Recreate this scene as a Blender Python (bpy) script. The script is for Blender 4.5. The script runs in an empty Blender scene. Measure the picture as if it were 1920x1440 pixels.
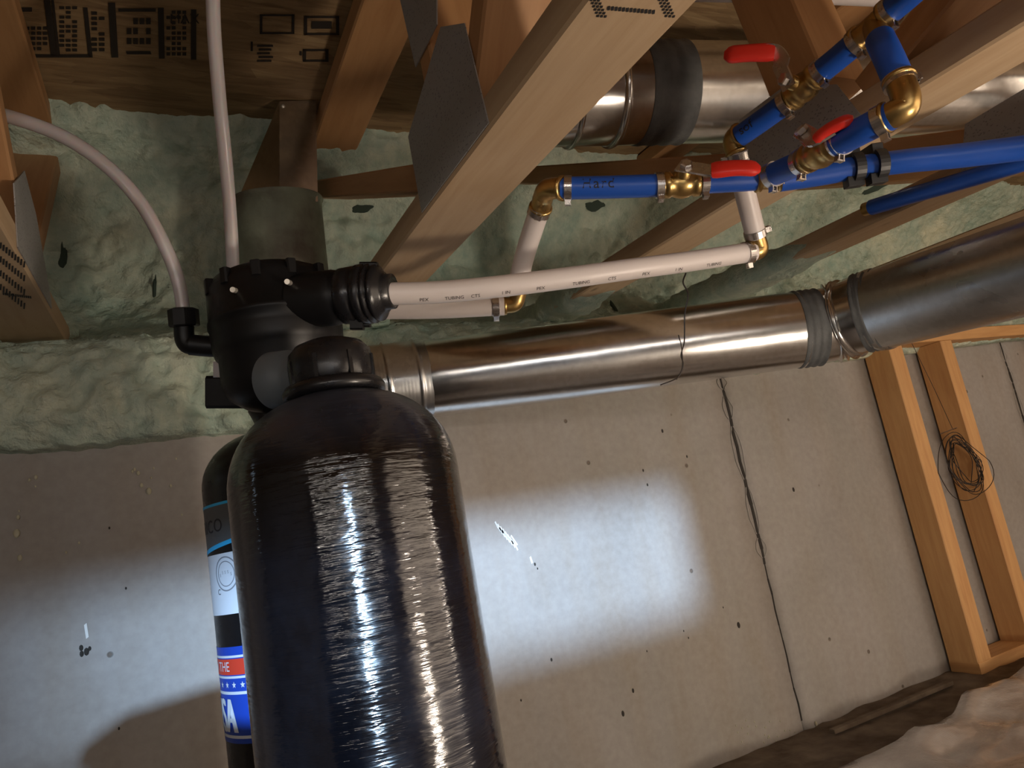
import bpy, bmesh, math, random
from mathutils import Vector, Matrix, noise
random.seed(7)
S = bpy.context.scene
COL = S.collection
# ------------------------------------------------------------------ camera
YAW, PIT, ROL = (math.radians(a) for a in (27.6, 10.8, -10.3))
F, H = 1370.0, 0.61
cy, sy, cp, sp = math.cos(YAW), math.sin(YAW), math.cos(PIT), math.sin(PIT)
FW = Vector((sy*cp, cy*cp, sp)); R0 = Vector((cy, -sy, 0)); U0 = R0.cross(FW)
cr, sr = math.cos(ROL), math.sin(ROL)
RT = cr*R0 + sr*U0; UP = -sr*R0 + cr*U0
CAM = Vector((0, 0, H))
cd = bpy.data.cameras.new('camera'); cam = bpy.data.objects.new('camera', cd); COL.objects.link(cam)
cd.sensor_width = 36; cd.lens = F/1920*36; cd.clip_start = 0.02
cam.matrix_world = Matrix(((RT.x, UP.x, -FW.x, 0), (RT.y, UP.y, -FW.y, 0), (RT.z, UP.z, -FW.z, H), (0, 0, 0, 1)))
cd.dof.use_dof = False
S.camera = cam
# ------------------------------------------------------------------ world, lights, exposure
W = bpy.data.worlds.new('world'); S.world = W; W.use_nodes = True
W.node_tree.nodes['Background'].inputs[0].default_value = (0.62, 0.80, 1.0, 1)
W.node_tree.nodes['Background'].inputs[1].default_value = 2.5
S.view_settings.view_transform = 'Standard'; S.view_settings.look = 'None'
S.view_settings.exposure = 0.0; S.view_settings.gamma = 1.0; S.view_settings.use_curve_mapping = False
def lamp(name, typ, loc, target, energy, color, **k):
    l = bpy.data.lights.new(name, typ); l.energy = energy; l.color = color
    for a, b in k.items(): setattr(l, a, b)
    o = bpy.data.objects.new(name, l); COL.objects.link(o); o.location = loc
    d = Vector(target)-Vector(loc); o.rotation_euler = d.to_track_quat('-Z', 'Y').to_euler()
    return o
YB = -2.6            # rear wall of the crawl space, with the small window the daylight comes through
SUNAZ, SUNEL = math.radians(17), math.radians(1.2)
sd = Vector((math.sin(SUNAZ)*math.cos(SUNEL), math.cos(SUNAZ)*math.cos(SUNEL), -math.sin(SUNEL)))
BEAM = Vector((.92, 1.445, .49)); SRC = BEAM-sd*14.0      # a distant bluish lamp shining in level through the small window
lamp('window_beam', 'SPOT', SRC, BEAM, 18500, (0.48, 0.71, 1.0), spot_size=math.radians(10.5), spot_blend=1.0, shadow_soft_size=0.16)
lamp('tube_light', 'AREA', (-0.65, -1.55, 0.86), (0.2, 1.4, 0.95), 10, (1.0, 0.90, 0.80), shape='RECTANGLE', size=2.6, size_y=0.05)
lamp('doorway_light', 'AREA', (2.75, -1.7, 0.60), (0.6, 1.3, 0.85), 27, (1.0, 0.79, 0.60), shape='RECTANGLE', size=2.7, size_y=1.05)
lamp('upward_fill', 'AREA', (1.0, -0.35, 0.10), (0.75, 0.9, 1.1), 10, (1.0, 0.84, 0.68), shape='DISK', size=0.16)  # added fill shining upward to brighten the truss undersides
lamp('work_lamp', 'POINT', (2.45, -0.20, 0.45), (0, 0, 0), 9, (1.0, 0.84, 0.68), shadow_soft_size=0.07)
# ------------------------------------------------------------------ projection helpers
def ray(x, y): return FW + RT*((x-960)/F) - UP*((y-720)/F)
def D(x, y, d): return CAM + ray(x, y)*d
def PYp(x, y, Y): v = ray(x, y); return CAM + v*(Y/v.y)
def PZp(x, y, Z): v = ray(x, y); return CAM + v*((Z-H)/v.z)
TD = ray(335, 1010).normalized()                    # run of the trusses
TE = TD.cross(Vector((0, 0, 1))).normalized(); TN = TE.cross(TD)
def PE_(x, y, e=1.204):
    v = ray(x, y); return (x, y, e/v.dot(TE))
def TP(a, e, h): return CAM + TD*a + TE*e + TN*h
DW = 1.445                                          # concrete wall plane
# ------------------------------------------------------------------ materials
def mat(name, base=(.5, .5, .5), rough=.5, metal=0.0, **k):
    m = bpy.data.materials.new(name); m.use_nodes = True
    b = m.node_tree.nodes['Principled BSDF']
    b.inputs['Base Color'].default_value = (*base, 1); b.inputs['Roughness'].default_value = rough
    b.inputs['Metallic'].default_value = metal
    for a, v in k.items(): b.inputs[a.replace('_', ' ')].default_value = v
    return m
class NT:
    def __init__(s, m): s.t = m.node_tree; s.n = s.t.nodes; s.b = s.n['Principled BSDF']
    def new(s, typ, **k):
        o = s.n.new(typ)
        for a, v in k.items():
            if a in o.inputs.keys() if hasattr(o.inputs, 'keys') else False: o.inputs[a].default_value = v
            else: setattr(o, a, v)
        return o
    def link(s, a, b): s.t.links.new(a, b)
    def coords(s, kind='Object', scale=(1, 1, 1), rnd=False):
        tc = s.new('ShaderNodeTexCoord'); mp = s.new('ShaderNodeMapping'); mp.inputs['Scale'].default_value = scale
        s.link(tc.outputs[kind], mp.inputs['Vector'])
        if rnd:
            oi = s.new('ShaderNodeObjectInfo'); mu = s.new('ShaderNodeMath', operation='MULTIPLY'); mu.inputs[1].default_value = 37.0
            s.link(oi.outputs['Random'], mu.inputs[0]); s.link(mu.outputs[0], mp.inputs['Location'])
        return mp.outputs[0]
    def noise(s, vec, scale, detail=4, rough=.55, dist=0):
        n = s.new('ShaderNodeTexNoise'); n.inputs['Scale'].default_value = scale; n.inputs['Detail'].default_value = detail
        n.inputs['Roughness'].default_value = rough; n.inputs['Distortion'].default_value = dist
        s.link(vec, n.inputs['Vector']); return n.outputs[0]
    def vor(s, vec, scale, feature='F1'):
        n = s.new('ShaderNodeTexVoronoi'); n.feature = feature; n.inputs['Scale'].default_value = scale
        s.link(vec, n.inputs['Vector']); return n
    def ramp(s, fac, stops):
        r = s.new('ShaderNodeValToRGB'); e = r.color_ramp.elements
        while len(e) < len(stops): e.new(0.5)
        for i, (p, c) in enumerate(stops):
            e[i].position = p; e[i].color = (*c, 1) if isinstance(c, tuple) else (c, c, c, 1)
        s.link(fac, r.inputs[0]); return r.outputs[0]
    def mix(s, fac, a, b, blend='MIX'):
        m = s.new('ShaderNodeMix', data_type='RGBA', blend_type=blend)
        for sock, v in ((m.inputs[0], fac), (m.inputs[6], a), (m.inputs[7], b)):
            if isinstance(v, (int, float)): sock.default_value = v
            elif isinstance(v, tuple): sock.default_value = (*v, 1)
            else: s.link(v, sock)
        return m.outputs[2]
    def bump(s, h, strength=.3, dist=.01, prev=None):
        b = s.new('ShaderNodeBump'); b.inputs['Strength'].default_value = strength; b.inputs['Distance'].default_value = dist
        s.link(h, b.inputs['Height'])
        if prev: s.link(prev, b.inputs['Normal'])
        return b.outputs[0]
    def out(s, **k):
        for a, v in k.items(): s.link(v, s.b.inputs[a.replace('_', ' ')])
def wood(name, c1, c2, knots=True):
    m = mat(name, c1, .62); n = NT(m)
    v = n.coords('UV', (5, 55, 1), True)
    g = n.noise(v, 1.2, 5, .6, .6)
    c = n.ramp(g, [(.3, c2), (.62, c1)])
    big = n.noise(n.coords('UV', (3, 6, 1), True), 1.5, 2)
    c = n.mix(n.ramp(big, [(.35, 0.0), (.7, .45)]), c, tuple(x*.8 for x in c1))
    if knots:
        vk = n.vor(n.coords('UV', (5, 13, 1), True), .7)
        c = n.mix(n.ramp(vk.outputs['Distance'], [(.02, 1.0), (.07, 0.0)]), c, tuple(x*.35 for x in c2))
    n.out(Base_Color=c, Normal=n.bump(g, .15, .002))
    return m
M = {}
M['pine'] = wood('pine', (.50, .355, .215), (.43, .29, .165))
M['pine_orange'] = wood('pine_orange', (.66, .37, .15), (.54, .27, .10))
M['pine_warm'] = wood('pine_warm', (.44, .235, .10), (.36, .175, .068))
def mk_concrete():
    m = mat('concrete', (.36, .33, .3), .85); n = NT(m)
    v = n.coords('Object')
    a = n.noise(v, 2.2, 5, .6, .4); b = n.noise(v, 60, 3); e = n.noise(n.coords('Object', (3, 3, .6)), 3, 4)
    c = n.ramp(a, [(.3, (.255, .235, .215)), (.7, (.37, .345, .325))])
    c = n.mix(n.ramp(e, [(.42, 0.0), (.75, .6)]), c, (.27, .215, .16))
    c = n.mix(.18, c, n.ramp(b, [(.3, (.25, .23, .21)), (.7, (.5, .48, .45))]))
    vo = n.vor(v, 9.0)
    hole = n.ramp(vo.outputs['Distance'], [(.028, 1.0), (.05, 0.0)])
    c = n.mix(hole, c, (.17, .14, .115))
    inv = n.new('ShaderNodeMath', operation='SUBTRACT'); inv.inputs[0].default_value = 1; n.link(hole, inv.inputs[1])
    n.out(Base_Color=c, Normal=n.bump(inv.outputs[0], .8, .004, n.bump(n.noise(v, 25, 5), .12, .006)))
    return m
M['concrete'] = mk_concrete()
def mk_foam():
    m = mat('spray_foam', (.36, .40, .31), .55); n = NT(m)
    v = n.coords('Object'); a = n.noise(v, 4, 6, .65, .6); b = n.noise(v, 38, 4, .6)
    c = n.ramp(a, [(.34, (.28, .42, .36)), (.55, (.46, .53, .43)), (.72, (.70, .69, .51))])
    c = n.mix(.3, c, n.ramp(b, [(.35, (.25, .33, .27)), (.7, (.68, .69, .54))]))
    n.out(Base_Color=c, Normal=n.bump(n.noise(v, 150, 4, .6), .35, .003, n.bump(b, .9, .014)))
    return m
M['foam'] = mk_foam()
def mk_galv(name, base, rough, streak=True):
    m = mat(name, base, rough, 1.0); n = NT(m)
    v = n.coords('Object'); vo = n.vor(v, 110)
    sp_ = n.ramp(vo.outputs['Color'], [(0, tuple(x*.86 for x in base)), (1, base)])
    a = n.noise(v, 7, 3)
    n.out(Base_Color=sp_, Roughness=n.ramp(a, [(.3, rough*.8), (.75, rough*1.35)]), Normal=n.bump(n.noise(v, 9, 2), .12, .01))
    return m
M['galv'] = mk_galv('galvanized_steel', (.70, .69, .67), .20)
M['galv_dull'] = mk_galv('dull_galvanized_steel', (.55, .56, .56), .29)
M['mastic'] = mat('grey_duct_sealant', (.085, .088, .088), .62)
n = NT(M['mastic']); v = n.coords('Object'); n.out(Normal=n.bump(n.noise(v, 40, 4), .7, .004), Base_Color=n.ramp(n.noise(v, 14, 4), [(.3, (.05, .052, .054)), (.7, (.13, .135, .135))]))
M['overspray'] = mat('oversprayed_steel', (.22, .25, .2), .6, .3)
n = NT(M['overspray']); v = n.coords('Object'); n.out(Base_Color=n.ramp(n.noise(v, 9, 5), [(.35, (.12, .10, .075)), (.6, (.26, .29, .22))]), Normal=n.bump(n.noise(v, 60, 4), .5, .003))
def mk_plate():
    m = mat('truss_plate_steel', (.27, .27, .27), .55, .35); n = NT(m)
    v = n.coords('Object', (1, 1, 1)); vo = n.vor(n.coords('Object', (90, 160, 260)), 1.0)
    pit = n.ramp(vo.outputs['Distance'], [(.12, .0), (.3, 1.0)])
    n.out(Base_Color=n.mix(pit, (.22, .215, .21), (.36, .355, .35)), Normal=n.bump(pit, .5, .002)); return m
M['plate'] = mk_plate()
def plain(name, base, rough, metal=0, bs=0, bscale=60, **k):
    m = mat(name, base, rough, metal, **k)
    n = NT(m); v = n.coords('Object')
    g = n.noise(v, bscale, 3)
    n.out(Roughness=n.ramp(g, [(.3, max(rough-.06, .02)), (.7, min(rough+.08, 1))]))
    if bs: n.out(Normal=n.bump(g, bs, .002))
    return m
M['blue'] = plain('blue_plastic_pipe', (.010, .075, .40), .38)
M['white'] = plain('white_plastic_pipe', (.66, .60, .58), .38)
M['brass'] = plain('brass', (.50, .34, .13), .32, 1, .2)
M['clamp'] = plain('stainless_clamp', (.55, .52, .50), .28, 1)
M['red'] = plain('red_handle_plastic', (.62, .022, .012), .42, 0, .15)
M['black'] = plain('black_plastic', (.007, .007, .008), .42, 0, .1, Specular_IOR_Level=.3)
M['blackgloss'] = plain('black_gloss_plastic', (.010, .010, .012), .28)
M['hanger'] = plain('black_hanger_plastic', (.012, .012, .013), .5)
M['ring_grey'] = plain('grey_ring_plastic', (.12, .14, .155), .45)
M['screw'] = plain('screw_steel', (.75, .70, .62), .35, .6)
M['milky'] = mat('milky_tubing', (.55, .51, .52), .25, 0, Subsurface_Weight=.3, Subsurface_Scale=.01, Transmission_Weight=.15)
M['ink'] = mat('black_ink', (.012, .011, .011), .7)
M['ink_brown'] = mat('dark_print_ink', (.018, .012, .008), .8)
M['wire'] = plain('dark_wire', (.035, .028, .024), .45, .5)
M['void_shade'] = mat('foam_void_shade', (.035, .055, .042), .9)  # shade of foam hollows, put into the colour
M['dark'] = mat('recess_dark', (.03, .026, .022), .9)
M['fleck'] = mat('foam_fleck', (.48, .45, .33), .7)
M['scrape'] = mat('chalk_scrape', (.75, .75, .72), .8)
def mk_tank():
    m = mat('wound_fibreglass', (.004, .004, .005), .12, 0, Coat_Weight=.6, Coat_Roughness=.05); n = NT(m)
    wind = n.noise(n.coords('Object', (7, 7, 210)), 1.0, 4, .65, .35)
    broad = n.noise(n.coords('Object', (14, 14, 55)), 1.0, 3, .6, .3)
    dust = n.noise(n.coords('Object', (1, 1, .8)), 9, 5, .65)
    c = n.ramp(dust, [(.45, (.0025, .0025, .0035)), (.80, (.007, .008, .012))])
    n1 = n.bump(wind, .5, .0012, n.bump(broad, .5, .0035))
    n.out(Base_Color=c, Roughness=n.ramp(dust, [(.45, .07), (.78, .30)]), Normal=n1)
    n.link(n1, n.b.inputs['Coat Normal'])
    gm = n.new('ShaderNodeNewGeometry'); sx = n.new('ShaderNodeSeparateXYZ'); n.link(gm.outputs['Normal'], sx.inputs[0])
    settle = n.mix(n.ramp(sx.outputs[2], [(.15, 0.0), (.85, 1.0)]), (0, 0, 0), n.ramp(dust, [(.3, .25), (.65, 1.0)]))
    n.out(Base_Color=n.mix(settle, c, (.042, .050, .078)), Roughness=n.mix(settle, n.ramp(dust, [(.45, .07), (.78, .30)]), (.5, .5, .5)), Coat_Weight=n.ramp(settle, [(0, .6), (1, .12)]))
    return m
M['tank'] = mk_tank()
M['tank_plain'] = plain('black_tank_jacket', (.006, .006, .007), .3)
M['lab_grey'] = plain('grey_label', (.085, .09, .095), .45)
M['lab_cyan'] = plain('sky_blue_label', (.03, .42, .80), .45)
M['lab_white'] = plain('white_label', (.62, .66, .72), .4)
M['lab_blue'] = plain('royal_blue_label', (.012, .055, .40), .4)
M['lab_red'] = plain('red_label', (.62, .05, .025), .4)
M['lab_ink'] = mat('label_ink', (.02, .02, .025), .6)
M['lab_faint'] = mat('faint_label_ink', (.22, .23, .26), .6)
def mk_osb():
    m = mat('oriented_strand_board', (.24, .15, .07), .75); n = NT(m)
    v = n.coords('Object', (9, 30, 9)); vo = n.vor(v, 1.6)
    a = n.ramp(vo.outputs['Color'], [(.1, (.17, .095, .04)), (.5, (.28, .175, .08)), (.9, (.38, .26, .13))])
    b = n.noise(n.coords('Object', (4, 40, 10)), 1.5, 5, .6, .8)
    c = n.mix(.55, a, n.ramp(b, [(.3, (.13, .075, .035)), (.7, (.36, .25, .13))]))
    n.out(Base_Color=c, Normal=n.bump(b, .5, .004)); return m
M['osb'] = mk_osb()
def mk_sheet():
    m = mat('polythene_sheet', (.5, .48, .46), .13, 0, Coat_Weight=.5, Coat_Roughness=.12); n = NT(m)
    v = n.coords('Object', (1, 1, 1)); g = n.noise(v, 6, 4)
    ww = n.new('ShaderNodeTexWave', wave_type='BANDS'); ww.inputs['Scale'].default_value = 60; n.link(v, ww.inputs['Vector'])
    n.out(Base_Color=n.ramp(g, [(.35, (.40, .36, .34)), (.7, (.62, .59, .57))]), Normal=n.bump(ww.outputs[1], .15, .002, n.bump(n.noise(v, 14, 5), .6, .01))); return m
M['sheet'] = mk_sheet()
M['dirt'] = plain('brown_dirt', (.15, .11, .075), .9)
n = NT(M['dirt']); v = n.coords('Object'); n.out(Base_Color=n.ramp(n.noise(v, 12, 5), [(.35, (.09, .062, .04)), (.7, (.21, .165, .12))]), Normal=n.bump(n.noise(v, 50, 4), .6, .004))
# ------------------------------------------------------------------ mesh builder
class MB:
    def __init__(s): s.v = []; s.f = []; s.uv = []; s.sm = []
    def add(s, vs, fs, uvs=None, smooth=False):
        b = len(s.v); s.v += [Vector(p) for p in vs]
        for i, f in enumerate(fs):
            s.f.append([b+j for j in f]); s.sm.append(smooth)
            s.uv.append(uvs[i] if uvs else [(0, 0)]*len(f))
        return s
    def box(s, c, ax, ay, az, bev=0.0):
        # ax, ay, az: half-extent vectors; UV runs along ax; edges chamfered when bev > 0
        c, ax, ay, az = Vector(c), Vector(ax), Vector(ay), Vector(az)
        if (ax.cross(ay)).dot(az) < 0: ay, az = az, ay
        if bev <= 0:
            P = [c+ax*i+ay*j+az*k for i in (-1, 1) for j in (-1, 1) for k in (-1, 1)]
            fs = [(0, 1, 3, 2), (4, 6, 7, 5), (0, 4, 5, 1), (2, 3, 7, 6), (0, 2, 6, 4), (1, 5, 7, 3)]
            lx, ly, lz = ax.length, ay.length, az.length
            sg = [(i, j, k) for i in (-1, 1) for j in (-1, 1) for k in (-1, 1)]
            def uvf(f, kind): return [((sg[q][0]*lx, sg[q][1]*ly+3*kind) if kind in (0, 2) else (sg[q][0]*lx, sg[q][2]*lz+3*kind)) for q in f]
            uvs = [[(sg[q][1]*ly, sg[q][2]*lz) for q in fs[0]], [(sg[q][1]*ly, sg[q][2]*lz) for q in fs[1]],
                   uvf(fs[2], 1), uvf(fs[3], 1), uvf(fs[4], 0), uvf(fs[5], 0)]
            return s.add(P, fs, uvs)
        # octagonal prism with chamfered long edges
        ux, uy, uz = ax.normalized(), ay.normalized(), az.normalized(); a, b = ay.length, az.length; q = min(bev, a*.45, b*.45)
        pr = [(a-q, -b), (a, -b+q), (a, b-q), (a-q, b), (-a+q, b), (-a, b-q), (-a, -b+q), (-a+q, -b)]
        lx = ax.length; vs = []; per = [0]
        for i in range(8):
            p0, p1 = pr[i], pr[(i+1) % 8]; per.append(per[-1]+math.hypot(p1[0]-p0[0], p1[1]-p0[1]))
        for sgn in (-1, 1): vs += [c+ux*lx*sgn+uy*p[0]+uz*p[1] for p in pr]
        fs = []; uvs = []
        for i in range(8):
            j = (i+1) % 8; fs.append((i, j, 8+j, 8+i)); uvs.append([(-lx, per[i]), (-lx, per[i+1]), (lx, per[i+1]), (lx, per[i])])
        fs += [tuple(range(7, -1, -1)), tuple(range(8, 16))]
        uvs += [[(pr[i][0]*.2, pr[i][1]) for i in range(7, -1, -1)], [(p[0]*.2, p[1]) for p in pr]]
        return s.add(vs, fs, uvs)
    def sweep(s, path, rad, seg=20, cap=True, sect=None, up=None):
        n = len(path); path = [Vector(p) for p in path]
        if not isinstance(rad, (list, tuple)): rad = [rad]*n
        tans = []
        for i in range(n):
            t = path[min(i+1, n-1)]-path[max(i-1, 0)]
            if t.length < 1e-9: t = tans[-1] if tans else Vector((0, 0, 1))
            tans.append(t.normalized())
        nrm = Vector(up) if up is not None else (Vector((0, 0, 1)) if abs(tans[0].z) < .9 else Vector((1, 0, 0)))
        nrm = (nrm-tans[0]*nrm.dot(tans[0])).normalized()
        vs = []; sec = sect or [(math.cos(2*math.pi*k/seg), math.sin(2*math.pi*k/seg)) for k in range(seg)]; seg = len(sec)
        L = 0; Ls = []
        for i in range(n):
            if i: L += (path[i]-path[i-1]).length
            Ls.append(L)
            nrm = (nrm-tans[i]*nrm.dot(tans[i])).normalized(); bi = tans[i].cross(nrm)
            vs += [path[i]+(nrm*a+bi*b)*rad[i] for a, b in sec]
        fs = []; uvs = []
        for i in range(n-1):
            for k in range(seg):
                k2 = (k+1) % seg; fs.append((i*seg+k, i*seg+k2, (i+1)*seg+k2, (i+1)*seg+k))
                uvs.append([(Ls[i], k/seg), (Ls[i], (k+1)/seg), (Ls[i+1], (k+1)/seg), (Ls[i+1], k/seg)])
        s.add(vs, fs, uvs, smooth=sect is None)
        if cap:
            s.add(vs[:seg], [tuple(range(seg-1, -1, -1))]); s.add(vs[-seg:], [tuple(range(seg))])
        return s
    def lathe(s, prof, base, axis=(0, 0, 1), seg=48, sharp=False):
        # prof: (r, t) along the axis
        base = Vector(base); ax = Vector(axis).normalized()
        n0 = Vector((1, 0, 0)) if abs(ax.x) < .9 else Vector((0, 0, 1)); n0 = (n0-ax*n0.dot(ax)).normalized(); b0 = ax.cross(n0)
        vs = []; n = len(prof)
        for r, t in prof: vs += [base+ax*t+(n0*math.cos(2*math.pi*k/seg)+b0*math.sin(2*math.pi*k/seg))*max(r, 1e-5) for k in range(seg)]
        fs = [(i*seg+k, i*seg+(k+1) % seg, (i+1)*seg+(k+1) % seg, (i+1)*seg+k) for i in range(n-1) for k in range(seg)]
        s.add(vs, fs, smooth=not sharp)
        s.add(vs[:seg], [tuple(range(seg-1, -1, -1))]); s.add(vs[-seg:], [tuple(range(seg))])
        return s
    def ball(s, c, r, sx=1, sy_=1, sz=1, u=10, w=7):
        vs = []; c = Vector(c)
        for i in range(w+1):
            th = math.pi*i/w
            for k in range(u):
                ph = 2*math.pi*k/u; vs.append(c+Vector((sx*math.sin(th)*math.cos(ph), sy_*math.sin(th)*math.sin(ph), sz*math.cos(th)))*r)
        return s.add(vs, [(i*u+k, (i+1)*u+k, (i+1)*u+(k+1) % u, i*u+(k+1) % u) for i in range(w) for k in range(u)], smooth=True)
ORIG = {}
def obj(name, mb, m, parent=None, label=None, cat=None, group=None, kind=None, weld=False):
    off = ORIG.get(parent.name, Vector((0, 0, 0))) if parent else None
    if off is None:      # a top-level mesh: its origin sits at the middle of its underside
        xs = [v.x for v in mb.v]; ys = [v.y for v in mb.v]; zs = [v.z for v in mb.v]
        off = Vector(((min(xs)+max(xs))/2, (min(ys)+max(ys))/2, min(zs)))
    me = bpy.data.meshes.new(name); me.from_pydata([v-off for v in mb.v], [], mb.f)
    uvl = me.uv_layers.new(name='UVMap'); i = 0
    for fu in mb.uv:
        for u in fu: uvl.data[i].uv = u; i += 1
    me.polygons.foreach_set('use_smooth', mb.sm)
    bm = bmesh.new(); bm.from_mesh(me)
    if weld: bmesh.ops.remove_doubles(bm, verts=bm.verts, dist=1e-5)
    bmesh.ops.recalc_face_normals(bm, faces=bm.faces); bm.to_mesh(me); bm.free()
    me.materials.append(m); o = bpy.data.objects.new(name, me); COL.objects.link(o)
    if parent: o.parent = parent
    else: o.location = off
    ORIG[o.name] = off
    tag(o, label, cat, group, kind); return o
def tag(o, label=None, cat=None, group=None, kind=None):
    for k, v in (('label', label), ('category', cat), ('group', group), ('kind', kind)):
        if v: o[k] = v
    return o
def thing(name, loc, label, cat, group=None, kind=None):
    o = bpy.data.objects.new(name, None); COL.objects.link(o); o.location = loc; o.empty_display_size = .05
    ORIG[o.name] = Vector(loc); return tag(o, label, cat, group, kind)
def cr_path(pts, n=8):
    P = [Vector(p) for p in pts]; P = [P[0]*2-P[1]]+P+[P[-1]*2-P[-2]]; out = []
    for i in range(1, len(P)-2):
        for k in range(n):
            t = k/n; a, b, c, d = P[i-1], P[i], P[i+1], P[i+2]
            out.append(.5*((2*b)+(c-a)*t+(2*a-5*b+4*c-d)*t*t+(3*b-a-3*c+d)*t*t*t))
    out.append(P[-2]); return out
def px(pts, n=8): return cr_path([D(*p) for p in pts], n)
def text_mesh(body, size, space=1.0):
    cu = bpy.data.curves.new('t', 'FONT'); cu.body = body; cu.size = size; cu.space_character = space; cu.resolution_u = 3
    o = bpy.data.objects.new('t', cu); COL.objects.link(o); dg = bpy.context.evaluated_depsgraph_get()
    me = o.evaluated_get(dg).to_mesh(); vs = [tuple(v.co) for v in me.vertices]; fs = [tuple(p.vertices) for p in me.polygons]
    o.evaluated_get(dg).to_mesh_clear(); bpy.data.objects.remove(o); bpy.data.curves.remove(cu)
    return vs, fs
# ================================================================== THE SETTING
# concrete wall at y = DW, cast in sections with recessed joints
XJ = [-2.2, 1.372, 2.655, 4.2]
def wall_back():
    m = MB().box(((XJ[0]+XJ[-1])/2, DW+.10, .5), ((XJ[-1]-XJ[0])/2, 0, 0), (0, .09, 0), (0, 0, .52))
    w = obj('wall_back', m, M['dark'], kind='structure')
    for i in range(3):
        x0, x1 = XJ[i]+.002, XJ[i+1]-.002
        q = MB(); nx, nz = 40, 24; vs = []
        for k in range(nz+1):
            for j in range(nx+1):
                x = x0+(x1-x0)*j/nx; z = -.02+1.06*k/nz
                jag = .0015*noise.noise(Vector((i*7, z*26, 0))) if j in (0, nx) else 0
                vs.append((x+jag, DW+.0012*noise.noise(Vector((x*4, z*4, 3))), z))
        b = (nx+1)*(nz+1); vs += [(p[0], DW+.012, p[2]) for p in vs]
        fs = []
        for k in range(nz):
            for j in range(nx):
                a = k*(nx+1)+j; fs.append((a, a+1, a+nx+2, a+nx+1))
        for k in range(nz):
            for j in (0, nx):
                a = k*(nx+1)+j; fs.append((a, a+nx+1, b+a+nx+1, b+a))
        q.add(vs, fs, smooth=True)
        obj('panel', q, M['concrete'], w)
    # thin cement fins left where slurry leaked through the joints
    rr = random.Random(3)
    for jx, tilt in ((XJ[1], .0), (XJ[2], 0)):
        q = MB()
        for z0, z1 in ((.84, .78), (.76, .62), (.60, .48), (.47, .42), (.90, .86)):
            for sgn in (-1, 1):
                pts = [(jx+sgn*(.004+.012*math.sin(math.pi*k/6))+rr.uniform(-.002, .002), DW-.0005, z0+(z1-z0)*k/6) for k in range(7)]
                q.sweep(cr_path(pts, 3), .0016, 5)
        obj('cement_fin', q, M['concrete'], w)
        q = MB(); pts = [(jx+rr.uniform(-.002, .002), DW-.0004, .93-.9*k/24) for k in range(25)]
        for k in range(24):
            wv = (.0040 if 1 < k < 14 else .0016)*rr.uniform(.6, 1.4)
            q.box((Vector(pts[k])+Vector(pts[k+1]))/2, (Vector(pts[k+1])-Vector(pts[k]))*.52, (wv, 0, 0), (0, .0006, 0))
        obj('joint_seam', q, M['dark'], w)
    # scrapes on the face
    q = MB()
    def scr(pts, wd):
        P = [PYp(x, y, DW-.0006) for x, y in pts]
        for a, b in zip(P, P[1:]): q.box((a+b)/2, (b-a)*.5, (wd*.5, 0, wd*.3), (0, .0004, 0))
    for k in range(9): scr([(928+k*4.5, 978+k*5), (934+k*4.6, 990+k*5.2)], .003+.003*math.sin(k*.4))
    scr([(958, 1004), (970, 1022)], .003); scr([(994, 1044), (998, 1056)], .004); scr([(160, 1170), (164, 1196)], .004)
    obj('scrape_mark', q, M['scrape'], w)
    q = MB()
    def pit(x, y, s):
        p = PYp(x, y, DW-.0005); q.ball(p, s, 1, .25, 1.6, 7, 4)
    for x, y, s in ((1003, 1058, .003), (1008, 1066, .002), (1242, 808, .004), (1488, 918, .005), (1385, 1172, .006), (1187, 1295, .004), (1168, 1338, .005), (1206, 882, .003), (1214, 909, .003), (1288, 856, .003), (152, 1215, .004), (162, 1222, .005), (153, 1226, .004), (168, 1216, .003), (1282, 1183, .002), (1213, 1221, .002), (1356, 1139, .002), (1291, 1196, .002), (1034, 1237, .003), (977, 1313, .002), (223, 1366, .002), (205, 990, .002), (236, 1103, .002)): pit(x, y, s*.8)
    obj('pock_mark', q, M['dark'], w, kind='stuff')
    return w
wall_back()
# opposite wall with the small window, side walls, floor, subfloor overhead
def slab(name, lo, hi, m, kind='structure', parent=None):
    lo, hi = Vector(lo), Vector(hi); c = (lo+hi)/2; h = (hi-lo)/2
    return obj(name, MB().box(c, (h.x, 0, 0), (0, h.y, 0), (0, 0, h.z)), m, parent, kind=kind)
kk = (YB-SRC.y)/(DW-SRC.y)
WX0, WX1 = SRC.x+(-.62-SRC.x)*kk, SRC.x+(1.15-SRC.x)*kk; WZ0, WZ1 = SRC.z+(.350-SRC.z)*kk, SRC.z+(.622-SRC.z)*kk
X0, X1, ZT = -2.2, 4.2, 1.62
wm = MB(); T2 = .06
def wb(x0, x1, z0, z1): wm.box(((x0+x1)/2, YB-T2/2, (z0+z1)/2), ((x1-x0)/2, 0, 0), (0, T2/2, 0), (0, 0, (z1-z0)/2))
wb(X0, WX0, 0, ZT); wb(WX1, X1, 0, ZT); wb(WX0, WX1, 0, WZ0); wb(WX0, WX1, WZ1, ZT)
obj('wall_front', wm, M['concrete'], kind='structure')
wf = MB()
for (x0, x1, z0, z1) in ((WX0-.05, WX1+.05, WZ1, WZ1+.04), (WX0-.05, WX1+.05, WZ0-.04, WZ0), (WX0-.05, WX0, WZ0, WZ1), (WX1, WX1+.05, WZ0, WZ1)):
    wf.box(((x0+x1)/2, YB+.012, (z0+z1)/2), ((x1-x0)/2, 0, 0), (0, .012, 0), (0, 0, (z1-z0)/2))
obj('window_1', wf, M['white'], kind='structure')
slab('wall_left', (X0-.06, YB, -.02), (X0, DW+.2, ZT), M['concrete'])
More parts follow.
